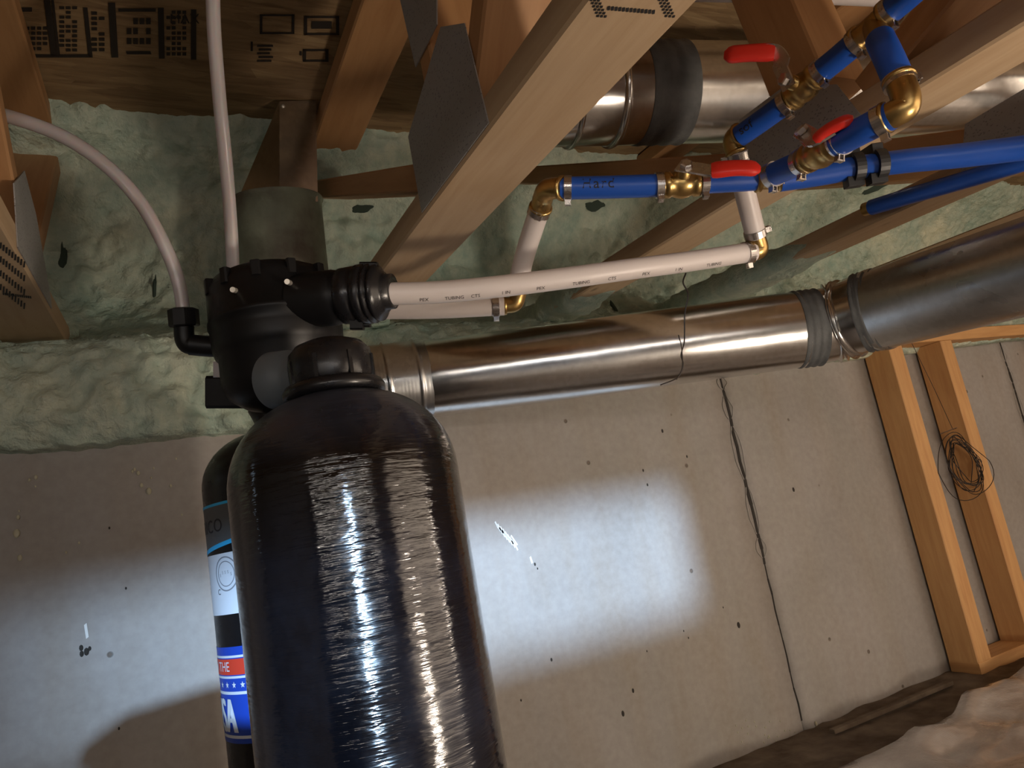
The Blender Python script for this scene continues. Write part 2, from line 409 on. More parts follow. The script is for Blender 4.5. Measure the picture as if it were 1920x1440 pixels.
slab('wall_right', (X1, YB, -.02), (X1+.06, DW+.2, ZT), M['osb'])
slab('floor', (X0, YB, -.06), (X1, DW+.2, 0), M['dirt'])
slab('rim_board', (X0, 1.70, .98), (X1, 1.73, 1.70), M['osb'])
slab('sill', (X0, DW+.015, 1.021), (X1, 1.70, 1.06), M['pine_warm'])
c0 = MB()
p = [TP(a, e, h) for a in (-2.75, 2.0) for e in (-2.3, 4.4) for h in (.842, .865)]
c0.add(p, [(0, 1, 3, 2), (4, 6, 7, 5), (0, 4, 5, 1), (2, 3, 7, 6), (0, 2, 6, 4), (1, 5, 7, 3)])
ceil = obj('ceiling', c0, M['osb'], kind='structure')
def PN(x, y, h=.8405):
    v = ray(x, y); return CAM+v*(h/v.dot(TN))
def osbq(q, x0, y0, x1, y1, sk=0):
    P = [PN(x0, y0), PN(x1, y0), PN(x1+sk, y1), PN(x0+sk, y1)]
    q.add(P, [(0, 1, 2, 3)])
q = MB()     # panel stamp printed on the underside of the boards
for x0, y0, x1, y1, sk in ((8, 20, 20, 105, 12), (20, 102, 170, 108, 0), (82, 0, 94, 105, 14), (96, 0, 101, 105, 12), (156, 14, 164, 108, 10), (203, 5, 216, 108, 6),
    (296, 15, 307, 110, 2), (358, 18, 368, 112, 0), (222, 16, 292, 22, 0), (24, 14, 60, 22, 0), (236, 96, 282, 102, 2)): osbq(q, x0, y0, x1, y1, sk)
def frame(q, x0, y0, x1, y1, t):
    osbq(q, x0, y0, x1, y0+t*.7); osbq(q, x0, y1-t*.7, x1, y1); osbq(q, x0, y0, x0+t, y1); osbq(q, x1-t, y0, x1, y1)
frame(q, 487, 27, 552, 64, 5); frame(q, 570, 30, 636, 66, 6); osbq(q, 584, 40, 622, 54); osbq(q, 470, 78, 474, 96)
for k in range(5): osbq(q, 482+k % 2*3, 84+k*7, 512-k % 3*3, 88+k*7)
frame(q, 568, 92, 616, 116, 6); osbq(q, 562, 96, 566, 104)
rr = random.Random(5)
def rows(q, x0, y0, x1, y1, nr, nc):
    for i in range(nr):
        for j in range(nc):
            if rr.random() < .85:
                a = x0+(x1-x0)*j/nc; b = y0+(y1-y0)*i/nr; osbq(q, a, b, a+(x1-x0)/nc*.72, b+(y1-y0)/nr*.62)
rows(q, 112, 12, 148, 100, 10, 3); rows(q, 172, 12, 200, 100, 9, 2); rows(q, 36, 50, 92, 98, 5, 5); rows(q, 312, 20, 352, 108, 9, 4); rows(q, 238, 34, 286, 90, 3, 4)
obj('panel_print', q, M['ink_brown'], ceil)
vt = [text_mesh(t, 1.0) for t in ('MAX', 'INN')]
q = MB()
for (vs, fs), (ox, oy, s) in zip(vt, ((318, 44, 26), (470, 108, 0))):
    if s: q.add([PN(ox+v_[0]*s, oy-v_[1]*s*1.0) for v_ in vs], fs)
obj('panel_print', q, M['ink_brown'], ceil)
# ================================================================== SPRAY FOAM
def foam():
    prof = [(DW-.001, .868), (1.412, .878), (1.400, .93), (1.405, 1.0), (1.43, 1.05), (1.50, 1.085), (1.575, 1.13), (1.625, 1.20), (1.64, 1.29), (1.615, 1.37), (1.57, 1.43), (1.51, 1.475), (1.45, 1.51), (1.41, 1.58)]
    P = cr_path([(0, a, b) for a, b in prof], 9); nx = 620; x0, x1 = -1.1, 4.15; vs = []; nz = len(P)
    for i in range(nx+1):
        x = x0+(x1-x0)*i/nx
        for k, p_ in enumerate(P):
            t = k/(nz-1); amp = min(1, k/6)*min(1, (nz-1-k)/4)
            w = (noise.noise(Vector((x*4.5, p_.y*5, p_.z*5)))*.035+noise.noise(Vector((x*13, p_.y*13+9, p_.z*13)))*.014
                 + abs(noise.noise(Vector((x*28, p_.y*28, p_.z*28))))*.026+noise.noise(Vector((x*60, p_.y*60, p_.z*60)))*.009)
            zz = .010*noise.noise(Vector((x*7, 3, 0)))+.004*noise.noise(Vector((x*45, 3, 0)))
            if t > .85: zz -= .05*noise.noise(Vector((x*3.1, 8, 0)))*(t-.85)/.15
            # sags round each truss end
            vs.append((x, p_.y-w*amp, p_.z+zz+(.024*(x-.3)*max(0, 1-t*2.2) if x > .3 else 0)))
    fs = [(i*nz+k, i*nz+k+1, (i+1)*nz+k+1, (i+1)*nz+k) for i in range(nx) for k in range(nz-1)]
    q = MB().add(vs, fs, smooth=True)
    o = obj('spray_foam', q, M['foam'], label='pale green spray foam insulation over the top of the concrete wall', cat='insulation', kind='stuff')
    from mathutils.bvhtree import BVHTree
    bv = BVHTree.FromPolygons(vs, fs)
    # foam dragged along the truss ends
    for a0, a1, e0, e1 in ((1.02, 1.58, 1.222, 1.310), (1.50, 1.66, -.25, -.152), (1.28, 1.60, .815, .903), (1.42, 1.62, .335, .435)):
        q = MB(); n_ = 40; m_ = 28; V = []
        for i in range(n_+1):
            t = i/n_; g = min(1, t*3.2)
            for k in range(m_):
                th = 2*math.pi*k/m_; cx, sx_ = math.cos(th), math.sin(th); r = 1/max(abs(cx), abs(sx_))**.75
                ru = (e1-e0)/2*(.92+.22*g)*r; rv = .019*(.85+.75*g)*r
                p_ = TP(a0+(a1-a0)*t+.03*math.sin(th*3+1)*(1-g), (e0+e1)/2+cx*ru, .399+sx_*rv)
                nz_ = noise.noise(p_*22)*.010+abs(noise.noise(p_*45))*.007
                V.append(p_+(TE*cx+TN*sx_)*nz_*g)
        q.add(V, [(i*m_+k, i*m_+(k+1) % m_, (i+1)*m_+(k+1) % m_, (i+1)*m_+k) for i in range(n_) for k in range(m_)], smooth=True)
        q.add(V[:m_], [tuple(range(m_-1, -1, -1))])
        obj('foam_skin', q, M['foam'], o)
    # raised dark patches that paint the shade inside hollows of the foam
    for j, (x, y, w, h_, an) in enumerate(((1112, 384, .034, .016, .1), (672, 392, .030, .012, .2), (118, 492, .007, .040, -.15), (1640, 352, .05, .012, .35), (1150, 575, .006, .03, 0), (290, 545, .004, .035, 0), (1445, 505, .05, .006, .2))):
        hit = bv.ray_cast(CAM, ray(x, y).normalized())
        if hit[0] is None: continue
        p0_ = hit[0]; nn = hit[1] if hit[1].dot(FW) < 0 else -hit[1]; u_ = nn.cross(UP).normalized(); w_ = nn.cross(u_); V = []
        for ring, rr_ in ((0, 1.0), (1, .55)):
            for k in range(22):
                a = 2*math.pi*k/22; jag = 1+.45*noise.noise(Vector((math.cos(a)*1.6+j*5, math.sin(a)*1.6, 0)))
                uu, vv = math.cos(a)*w*jag*rr_, math.sin(a)*h_*jag*rr_
                V.append(p0_+(u_*math.cos(an)+w_*math.sin(an))*uu+(w_*math.cos(an)-u_*math.sin(an))*vv+nn*(.001+.0035*ring))
        q = MB().add(V, [(k, (k+1) % 22, 22+(k+1) % 22, 22+k) for k in range(22)]+[tuple(range(22, 44))])
        obj('void_shade', q, M['void_shade'], o, label='dark patch painting a shaded hollow in the foam')
    return o
foam()
q = MB(); rr = random.Random(11)
def fl(x, y, s, sz=1.4): q.ball(PYp(x, y, DW-.001), s, 1, .6, sz, 7, 5)
for x, y, s in ((67, 895, .004), (55, 900, .003), (66, 912, .002), (252, 880, .003), (259, 887, .004), (265, 910, .004), (279, 921, .006), (248, 884, .003), (34, 970, .004), (31, 1000, .007), (37, 1046, .005), (36, 958, .002), (124, 1036, .0025), (148, 1018, .0025), (320, 911, .003), (288, 878, .002), (341, 965, .002), (283, 896, .002), (330, 860, .002), (1530, 1357, .006)): fl(x, y, s*.75)
for k in range(26): fl(rr.uniform(1380, 1500), rr.uniform(1350, 1400)-0*k, .0015)
obj('foam_fleck', q, M['fleck'], label='stray dried foam specks stuck to the concrete below the foam edge', cat='foam specks', kind='stuff')
# ================================================================== FLOOR TRUSSES
def beam(a0, a1, e0, e1, h0, h1):
    c = TP((a0+a1)/2, (e0+e1)/2, (h0+h1)/2)
    return MB().box(c, TD*(a1-a0)/2, TE*(e1-e0)/2, TN*(h1-h0)/2, .003)
def web(p0, p1, e0, e1, th=.038):
    A, B = TP(p0[0], 0, p0[1]), TP(p1[0], 0, p1[1]); d = B-A; w = d.cross(TE).normalized()
    return MB().box((A+B)/2+TE*(e0+e1)/2, d/2, TE*(e1-e0)/2, w*th/2, .003)
def plate(poly, e, t=.0014):
    P = [TP(a, e, h) for a, h in poly]; n_ = len(poly)
    Q = [p_+TE*t for p_ in P]
    return MB().add(P+Q, [tuple(range(n_)), tuple(range(2*n_-1, n_-1, -1))]+[(i, (i+1) % n_, n_+(i+1) % n_, n_+i) for i in range(n_)])
def truss(e0, e1, label, webs, plates, aend=1.56, astart=-2.4, mtop='pine_warm', name='floor_truss', mweb='pine_warm', hb=.38):
    t = thing(name, TP(.6, (e0+e1)/2, hb), label, 'truss', 'floor trusses overhead')
    bc = obj('bottom_chord', beam(astart, aend, e0, e1, hb, hb+.038), M['pine'], t)
    obj('top_chord', beam(astart, 1.70, e0, e1, .80, .839), M[mtop], t)
    for w in webs: obj('web', web(w[0], w[1], e0+.001, e1-.001, w[2] if len(w) > 2 else .038), M[mweb], t)
    for pl, ee in plates: obj('truss_plate', plate(pl, ee), M['plate'], t)
    # the repeating webs nearer than the frame
    for k in range(3):
        a = .05-k*.75
        obj('web', web((a, .42), (a+.33, .80), e0+.001, e1-.001), M[mweb], t); obj('web', web((a, .42), (a-.36, .80), e0+.001, e1-.001), M[mweb], t)
    return t, bc
t0, bc0 = truss(-.25, -.152, 'leftmost floor truss with stamped underside, ending in the foam', [((1.14, .42), (.74, .80)), ((1.19, .42), (1.62, .80))],
    [([(1.03, .385), (1.03, .47), (1.12, .53), (1.20, .50), (1.30, .40), (1.30, .385)], -.1518)], aend=1.58)
t1, bc1 = truss(.335, .435, 'large pale floor truss crossing above the black tanks', [((.86, .42), (1.62, .745)), ((.72, .42), (.40, .80)), ((.80, .46), (.83, .80))],
    [([(.655, .384), (.895, .384), (.905, .50), (.74, .555), (.675, .515)], .3335), ([(.86, .68), (.84, .565), (.75, .565), (.735, .60), (.735, .70)], .3335)])
t2, bc2 = truss(.815, .903, 'floor truss directly behind the red-handled blue valves', [((.80, .43), (1.62, .80)), ((.57, .42), (.16, .58)), ((.66, .46), (.72, .80), .09)],
    [([(.575, .384), (.80, .384), (.77, .49), (.68, .49), (.60, .445)], .8135)], mweb='pine_warm')
t3, bc3 = truss(1.222, 1.310, 'floor truss right of the white riser pipe, its end buried in foam', [((.66, .43), (1.6, .80)), ((.60, .42), (.25, .80))],
    [([(.50, .384), (.72, .384), (.69, .47), (.53, .48)], 1.2205)], aend=1.30)
t4, bc4 = truss(1.70, 1.79, 'farthest floor truss above the right-hand metal duct', [((.66, .43), (1.6, .80)), ((.60, .42), (.25, .80))],
    [([(.50, .384), (.72, .384), (.69, .47), (.53, .48)], 1.6985)], aend=1.50)
def chord_print(parent, pts, hb=.3795):
    q = MB()
    for x0, y0, x1, y1, wd in pts:
        def g(x, y): v = ray(x, y); return CAM+v*(hb/v.dot(TN))
        a, b = g(x0, y0), g(x1, y1); d = (b-a); w = d.cross(TN).normalized()
        q.box((a+b)/2, d*.5, w*wd, TN*.0002)
    obj('grade_stamp', q, M['ink'], parent)
L_ = []
for k in range(13): L_.append((1142+k*7, 12+k*.6, 1141+k*7, 19+k*.6, .0011))
for x0 in (1112, 1240): L_ += [(x0+j*7+i*2.5, 4+i*6+j*.5, x0+j*7+i*2.5-1.5, 8+i*6+j*.5, .0010) for i in range(-1, 5) for j in range(3)]
chord_print(bc1, L_)
L_ = []
for r_ in range(4):
    for k in range(9): L_.append((2+k*5.5, 455+r_*30+k*4.4 - (r_*4), 1+k*5.5, 466+r_*30+k*4.4-(r_*4), .0009))
for k in range(14): L_.append((6+k*3.9, 549+k*.5, 7+k*3.9, 553+k*.5, .0009))
chord_print(bc0, L_)
# ================================================================== DUCTS
def pipe_ring(p0, p1, r, bead=.004, seg=48, n=1, w=.01):
    q = MB(); d = (p1-p0); L = d.length; ax = d.normalized()
    prof = []
    for i in range(n):
        c = L*(i+.5)/n; hw = min(w, L/n)*.5
        prof += [(r, c-hw), (r+bead*.8, c-hw*.6), (r+bead, c), (r+bead*.8, c+hw*.6), (r, c+hw)]
    return q.lathe([(r, 0)]+prof+[(r, L)], p0, ax, seg)
dl = thing('round_duct', D(1100, 680, 1.44), 'long shiny galvanized duct running right from behind the tank', 'duct')
A, B = D(795, 712, 1.435), D(1497, 618, 1.455)
obj('pipe', MB().sweep([A, A.lerp(B, .5), B], .0760, 64), M['galv'], dl)
q = MB(); C0 = D(672, 728, 1.40); prof = []; ax = (A-C0); Lc = ax.length+.004
for i in range(41):
    t = i/40; prof.append((.079+.0007*math.sin(i*2.9)+(.0035 if i in (16, 34) else 0), Lc*t))
obj('crimped_collar', q.lathe(prof, C0, ax, 64), M['galv_dull'], dl, label='brownish crimped metal collar')
S0 = D(1488, 619, 1.454); S1 = D(1530, 614, 1.452)
q = MB(); ax = (S1-S0)
q.lathe([(.0765+.0018*math.sin(i*2.1), ax.length*i/10) for i in range(11)], S0, ax, 64)
obj('sealant_band', q, M['mastic'], dl, label='grey brushed-on sealant band')
de = thing('duct_elbow', D(1570, 600, 1.44), 'short adjustable metal duct elbow with beads between the two long ducts', 'duct')
E0, E1, E2 = D(1526, 614, 1.452), D(1572, 603, 1.44), D(1625, 585, 1.40)
path = cr_path([E0, E1, E2], 24); rd = []
for i in range(len(path)):
    t = i/(len(path)-1); rr_ = .0735
    for c in (.36, .47, .60, .70): rr_ += .0075*math.exp(-((t-c)/.018)**2)
    rd.append(rr_)
obj('elbow_body', MB().sweep(path, rd, 64), M['galv'], de)
q = MB(); ax = D(1668, 574, 1.375)-E2
q.lathe([(.077+.0018*math.sin(i*2.3), ax.length*(i/10-.25)) for i in range(11)], E2, ax, 64)
obj('sealant_band', q, M['mastic'], de, label='dark grey sealant band')
dr = thing('round_duct', D(1800, 540, 1.3), 'dull galvanized duct running off the right side of the picture', 'duct')
A2, B2 = D(1640, 582, 1.395), D(2110, 447, 1.03)
obj('pipe', MB().sweep([A2, A2.lerp(B2, .5), B2], .0765, 64), M['galv_dull'], dr)
q = MB(); ax = (B2-A2).normalized(); q.lathe([(.0765, 0), (.0795, .004), (.0795, .012), (.0765, .016)], A2+ax*.001, ax, 64)
obj('end_bead', q, M['galv_dull'], dr)
# upper duct in the truss bays
du = thing('round_duct', D(1250, 170, 1.2), 'large shiny duct threaded through the trusses above the blue pipes', 'duct')
U1, U2 = D(900, 178, 1.30), D(2080, 168, 1.62); uax = (U2-U1)
def ul(x, y=None):                   # the point of the duct's axis seen at column x
    best = min(range(401), key=lambda i: abs(((lambda w: 960+F*w.dot(RT)/w.dot(FW))(U1+uax*(i/400)-CAM))-x)); return U1+uax*(best/400)
RU = .092
obj('pipe', MB().sweep([U1, U1+uax*.5, U2], RU, 64), M['galv'], du)
for xa, xb in ((1138, 1150), (1060, 1072)):
    obj('bead_ring', pipe_ring(ul(xa), ul(xb), RU+.0003, .006, 64, 1, .02), M['galv'], du)
a_, b_ = ul(1190), ul(1272); ax = b_-a_
obj('sealant_band', MB().lathe([(RU+.0015+.0012*math.sin(i*1.7), ax.length*i/12) for i in range(13)], a_, ax, 64), M['mastic'], du, label='wide dark sealant band')
# wall stack boot beside the left truss bay
vd = thing('duct_boot', D(520, 400, 1.46), 'metal duct boot rising to the subfloor behind the black valve head', 'duct')
def boot():
    zt = [PYp(524, 190, 1.340), PYp(592, 188, 1.340)]
    bl = PYp(446, 374, 1.40); bm_ = PYp(524, 376, 1.335); br_ = PYp(596, 378, 1.335)
    back = Vector((0, .09, 0)); P = [bl, bm_, br_, zt[0], zt[1], bl+back, br_+back, zt[0]+back*.6, zt[1]+back*.6]
    return MB().add(P, [(0, 1, 3), (1, 2, 4, 3), (0, 3, 7, 5), (2, 6, 8, 4), (3, 4, 8, 7), (5, 7, 8, 6), (0, 5, 6, 2, 1)])
obj('tapered_stack', boot(), M['galv'], vd)
b0 = D(540, 560, 1.47); b1 = D(520, 376, 1.47); ax = b1-b0
q = MB().lathe([(.085, -.06), (.085, ax.length*.6), (.086, ax.length-.006), (.090, ax.length-.003), (.088, ax.length+.003)], b0, ax, 48)
obj('collar', q, M['overspray'], vd, label='foam-dusted round collar')
for p_ in (PYp(531, 199, 1.339), PYp(538, 282, 1.347)): obj('screw', MB().ball(p_, .004, 1, .6, 1, 8, 5), M['screw'], vd)
# ================================================================== TANKS
def tank_front():
    base = D(663, 1000, .78); zt = D(622, 728, .78).z; R_ = .1212; c = Vector((base.x, base.y, 0))
    t = thing('pressure_tank', c, 'large glossy black wound fibreglass tank standing in front', 'tank')
    zs = zt-.098; prof = [(.03, .03), (.09, .012), (.112, .035), (R_, .07)]
    prof += [(R_*(1+.0), zs*k/14+.07*(1-k/14)) for k in range(1, 15)]
    for k in range(1, 15):
        a = math.pi/2*k/15; prof.append((R_*math.cos(a)**.82 if k < 15 else 0, zs+.098*math.sin(a)))
    prof.append((.048, zt-.001))
    prof = [p_ for p_ in prof if p_[0] > .029]
    obj('vessel', MB().lathe(prof, c, (0, 0, 1), 128), M['tank'], t)
    obj('foot', MB().lathe([(.10, 0), (.127, 0), (.129, .02), (.1275, .09), (.1225, .09)], c, (0, 0, 1), 64), M['black'], t)
    obj('neck_flange', MB().lathe([(.040, zt-.006), (.055, zt-.004), (.056, zt+.004), (.053, zt+.009), (.046, zt+.012)], c, (0, 0, 1), 64), M['blackgloss'], t, label='glossy ring below the cap')
    z = zt+.010
    prof = [(.044, z), (.0465, z+.006), (.0470, z+.024), (.045, z+.036), (.038, z+.044), (.026, z+.049), (.010, z+.050)]
    cap = obj('cap', MB().lathe(prof, c, (0, 0, 1), 64), M['blackgloss'], t, label='rounded black cap')
    q = MB()
    for k in range(0, 360, 45):
        q = MB(); a = math.radians(k+12); u = Vector((math.cos(a), math.sin(a), 0)); q.box(c+u*.0465+Vector((0, 0, z+.014)), Vector((0, 0, .013)), u*.002, Vector((-u.y, u.x, 0))*.002)
        obj('rib', q, M['blackgloss'], cap)
    p0 = Vector((c.x, c.y, z+.014)); p1 = D(498, 716, .865); p1 = p0+(p1-p0)
    d = (p1-p0); path = [p0+d*.12, p0+d*.45, p0+d*.55, p0+d*.58, p0+d*.85]
    obj('outlet_arm', MB().sweep(path, [.026, .027, .027, .033, .034], 40), M['ring_grey'], t, label='short grey side arm towards the valve head')
    return c
tank_front()
def tank_rear():
    base = D(533, 1000, 1.02); R_ = .100; c = Vector((base.x, base.y, 0)); zt = D(505, 800, 1.02).z; zs = zt-.075
    t = thing('water_filter', c, 'rear black filter tank with stickers, valve head and white tube fitting', 'tank')
    prof = [(.03, .03), (.08, .012), (.094, .03), (R_, .06), (R_, zs)]
    for k in range(1, 12):
        a = math.pi/2*k/12; prof.append((R_*math.cos(a)**.85, zs+.075*math.sin(a)))
    prof.append((.03, zt+.03))
    obj('vessel', MB().lathe(prof, c, (0, 0, 1), 96), M['tank_plain'], t)
    obj('foot', MB().lathe([(.08, 0), (.105, 0), (.107, .02), (.105, .08), (.1015, .08)], c, (0, 0, 1), 64), M['black'], t)
    # stickers: patches bent round the vessel; s is the angle (degrees) across, measured from the left silhouette seen by the camera
    vc = (Vector((c.x, c.y, 0))-Vector((0, 0, 0))).normalized(); left = math.atan2(vc.y, vc.x)+math.pi/2+.09
    def cyl(s, z, r): a = left+math.radians(s); return Vector((c.x+r*math.cos(a), c.y+r*math.sin(a), z))
    def zat(y, x=420): return D(x, y, math.hypot(c.x, c.y)*0+1.0).z
    def patch(s0, s1, zf0, zf1, lift, m, name, parent=t, label=None, n=30):
        vs = []; 
        for i in range(n+1):
            s_ = s0+(s1-s0)*i/n
            vs += [cyl(s_, zf0(s_), R_+lift), cyl(s_, zf1(s_), R_+lift)]
        return obj(name, MB().add(vs, [(2*i, 2*i+2, 2*i+3, 2*i+1) for i in range(n)], smooth=True), m, parent, label=label)
    K = lambda z: (lambda s: z)
    zc = [zat(y) for y in (948, 952, 1020, 1036, 1040, 1148, 1204, 1366)]
    g = patch(-12, 100, lambda s: zc[3]+.0002*s-.001, K(zc[0]), .0004, M['lab_grey'], 'brand_sticker', label='grey sticker with sky-blue edges')
    patch(-12, 100, K(zc[0]-.0035), K(zc[0]), .0007, M['lab_cyan'], 'sticker_edge', g)
    patch(-12, 100, lambda s: zc[3]+.00022*s-.002, lambda s: zc[3]+.00022*s+.0035, .0007, M['lab_cyan'], 'sticker_edge', g)
    def txt(body, size, s0, z0, lift, m, name, parent, space=1.0):
        vs, fs = text_mesh(body, size, space)
        return obj(name, MB().add([cyl(s0+math.degrees(v_[0]/R_), z0+v_[1], R_+lift) for v_ in vs], fs), m, parent)
    txt('RICO', .024, 3, zat(990)-.007, .0008, M['lab_ink'], 'lettering', g, 1.1)
    w = patch(-12, 110, K(zc[5]), K(zc[4]), .0004, M['lab_white'], 'info_sticker', label='white information sticker')
    q = MB()
    for rad_, th in ((.021, .0009), (.0155, .0006)):
        cs, cz = 36, zat(1075, 430); vs = []
        for k in range(40):
            a = 2*math.pi*k/40
            for r_ in (rad_-th, rad_+th): vs.append(cyl(cs+math.degrees(r_*math.cos(a)/R_), cz+r_*math.sin(a), R_+.0008))
        q.add(vs, [(2*k, (2*k+2) % 80, (2*k+3) % 80, 2*k+1) for k in range(40)])
    vs = [cyl(36+math.degrees(.006*math.cos(k)/R_)*(1 if k % 2 else .6), zat(1075, 430)+.006*math.sin(k)*(1 if k % 2 else .6), R_+.0008) for k in range(6)]
    obj('round_seal', q, M['lab_faint'], w)
    for k in range(5): txt('S', .0055, 29+k*3.0, zat(1075, 430)-.003+(.003 if k in (1, 2, 3) else 0), .0008, M['lab_faint'], 'lettering', w)
    txt('C', .010, 24, zat(1112, 420), .0008, M['lab_ink'], 'lettering', w)
    q = MB()
    for i, yy in enumerate((1058, 1068, 1092, 1104, 1110)): vs, fs = text_mesh(('A', 'R', 'N', 'O', 'W')[i], .006); q.add([cyl(2+math.degrees(v_[0]/R_), zat(yy)+v_[1], R_+.0008) for v_ in vs], fs)
    obj('lettering', q, M['lab_ink'], w)
    b = patch(-12, 110, K(zc[7]), K(zc[6]), .0004, M['lab_blue'], 'flag_sticker', label='red, white and blue sticker')
    def band(y0, y1, m, nm, lift=.0007): patch(-12, 110, K(zat(y1, 440)), K(zat(y0, 440)), lift, m, nm, b)
    band(1215, 1219, M['lab_white'], 'stripe'); band(1250, 1254, M['lab_white'], 'stripe'); band(1221, 1248, M['lab_red'], 'stripe'); band(1276, 1281, M['lab_white'], 'stripe'); band(1349, 1354, M['lab_white'], 'stripe')
    txt('MADE IN THE', .0165, -28.0, zat(1246, 440)+.003, .0011, M['lab_white'], 'lettering', b)
    vs, fs = text_mesh('USA', .058); wv = MB().add([cyl(-5+math.degrees(v_[0]*.62/R_), zat(1343, 445)+v_[1]*.98, R_+.0011) for v_ in vs], fs); wv2 = MB()
    for dx in (-.003, -.002, -.001, 0, .001, .002, .003): wv2.add([cyl(-6+math.degrees((v_[0]*.62+dx)/R_), zat(1343, 445)+v_[1]*.98, R_+.0011+dx*.05) for v_ in vs], fs)
    obj('lettering', wv2, M['lab_white'], b)
    q = MB()
    for i in range(9):
        s_ = 6+i*9; vs = [cyl(s_+math.degrees((.0042 if k % 2 == 0 else .0018)*math.sin(k*math.pi/5)/R_), zat(1265, 440)+(.0042 if k % 2 == 0 else .0018)*math.cos(k*math.pi/5), R_+.0008) for k in range(10)]
        q.add(vs, [tuple(range(10))])
    obj('star', q, M['lab_white'], b)
    # ---- valve head
    hc = D(517, 590, 1.0); hb = D(520, 776, 1.0).z; ht = D(510, 508, 1.0).z; Hh = ht-hb
    pr_ = [(.030, 0), (.052, .006), (.072, .020), (.079, .038), (.079, .072), (.083, .076), (.0855, .085), (.0865, .10), (.0868, Hh*.60), (.0885, Hh*.605), (.0885, Hh*.635), (.0868, Hh*.64), (.0860, Hh*.86), (.078, Hh*.94), (.062, Hh*.985), (.03, Hh)]
    head = obj('valve_head', MB().lathe(pr_, (hc.x, hc.y, hb), (0, 0, 1), 72), M['black'], t, label='bulky black plastic valve head')
    q = MB()
    for k in range(12):
        q = MB(); a = math.radians(k*30+8); u = Vector((math.cos(a), math.sin(a), 0)); q.box(Vector((hc.x, hc.y, ht-.022))+u*.0825, Vector((0, 0, .010)), u*.0055, Vector((-u.y, u.x, 0))*.006, .002)
        obj('screw_boss', q, M['black'], head)
    for x, y in ((436, 543), (538, 528)):
        v_ = (D(x, y, .91)); obj('screw', MB().lathe([(.0035, 0), (.0035, .012)], v_, FW, 12), M['screw'], head)
    # side port to the white pipe
    p = px([(560, 565, .955), (610, 560, .945), (645, 556, .94)], 6)
    obj('port_neck', MB().sweep(p, [.036]*(len(p)-3)+[.035, .034, .033], 40), M['black'], head)
    n0, n1 = D(642, 556, .94), D(737, 546, .925); ax = n1-n0; L = ax.length
    pr2 = [(.032, 0), (.036, .002), (.037, L*.30), (.0355, L*.31), (.0355, L*.36), (.0385, L*.37), (.0385, L*.52), (.036, L*.53), (.036, L*.56), (.038, L*.57), (.038, L*.62), (.034, L*.64), (.034, L*.67), (.036, L*.68), (.036, L*.74), (.029, L*.78), (.026, L*.85), (.0225, L*.87), (.0225, L), (.016, L)]
    obj('port_nut', MB().lathe(pr2, n0, ax, 56), M['blackgloss'], head, label='ribbed black union nut')
    for p_, a_, b_, c_ in ((D(692, 501, .93), .011, .006, .008), (D(670, 604, .93), .008, .010, .008), (D(686, 605, .935), .006, .006, .006)):
        obj('nut_tab', MB().box(p_, RT*a_, UP*b_, FW*c_, .002), M['black'], head)
    q = MB(); q.box(D(437, 735, 1.0), RT*.030, UP*.022, FW*.020, .004)
    obj('drain_block', q, M['black'], head)
    obj('retaining_clip', MB().box(D(413, 693, .985), RT*.008, UP*.011, FW*.004, .001), M['milky'], head, label='small white clip')
    # tube elbow on the left
    q = MB().sweep(px([(425, 651, .99), (385, 649, .985), (356, 646, .98)], 4), .0142, 24)
    q.sweep(cr_path([D(366, 647, .98), D(352, 645, .98), D(346, 632, .98), D(345, 600, .98)], 6), .0128, 24)
    el = obj('elbow_fitting', q, M['black'], head)
    n0, n1 = D(346, 613, .98), D(343, 578, .98)
    q = MB().lathe([(.0175, 0), (.0195, .002), (.0195, (n1-n0).length-.002), (.015, (n1-n0).length)], n0, n1-n0, 8, True)
    obj('elbow_nut', q, M['black'], head)
    obj('seal_ring', MB().lathe([(.0125, 0), (.0125, .003)], D(411, 650, .985), -RT, 24), M['milky'], head, label='white ring')
tank_rear()
tag(obj('tube', MB().sweep(px([(344, 582, .98), (335, 530, .98), (312, 468, .975), (262, 378, .96), (195, 307, .95), (110, 252, .94), (0, 214, .93), (-120, 190, .92)]), .0088, 20), M['milky']), 'milky tube curving left from the elbow fitting', 'tube', 'milky plastic tubes')
tag(obj('tube', MB().sweep(px([(438, 528, 1.0), (434, 440, .99), (425, 320, .97), (411, 180, .94), (401, 50, .92), (398, -70, .90)]), .0086, 20), M['milky']), 'milky tube rising straight up from the valve head', 'tube', 'milky plastic tubes')
# ================================================================== PLUMBING
R1 = .0143
def clamp(parent, pt, dr_, r, ear=None, w=.0048):
    pt = Vector(pt); ax = Vector(dr_).normalized(); q = MB()
    q.lathe([(r, -w), (r+.0016, -w), (r+.0016, w), (r, w)], pt, ax, 36, True)
    if ear is not None:
        e = Vector(ear); e = (e-ax*e.dot(ax)).normalized(); s_ = ax.cross(e)
        c = pt+e*(r+.004); q.box(c+s_*.003, e*.004, s_*.0007, ax*w*.8); q.box(c-s_*.003, e*.004, s_*.0007, ax*w*.8); q.box(c+e*.003, s_*.0045, e*.0008, ax*w*.7)
    return obj('clamp', q, M['clamp'], parent)
def pipe(pts, m, label, clamps=(), r=R1, group=None, name='pipe', n=8):
    P = px(pts, n); t = thing(name, P[0], label, 'pipe', group)
    obj('pipe_wall', MB().sweep(P, r, 28), M[m], t)
    for end, f, ear in clamps:
        i = 0 if end == 0 else -1; j = 1 if end == 0 else -2
        d = (P[j]-P[i]).normalized(); clamp(t, P[i]+d*f, d, r, ear)
    return t, P
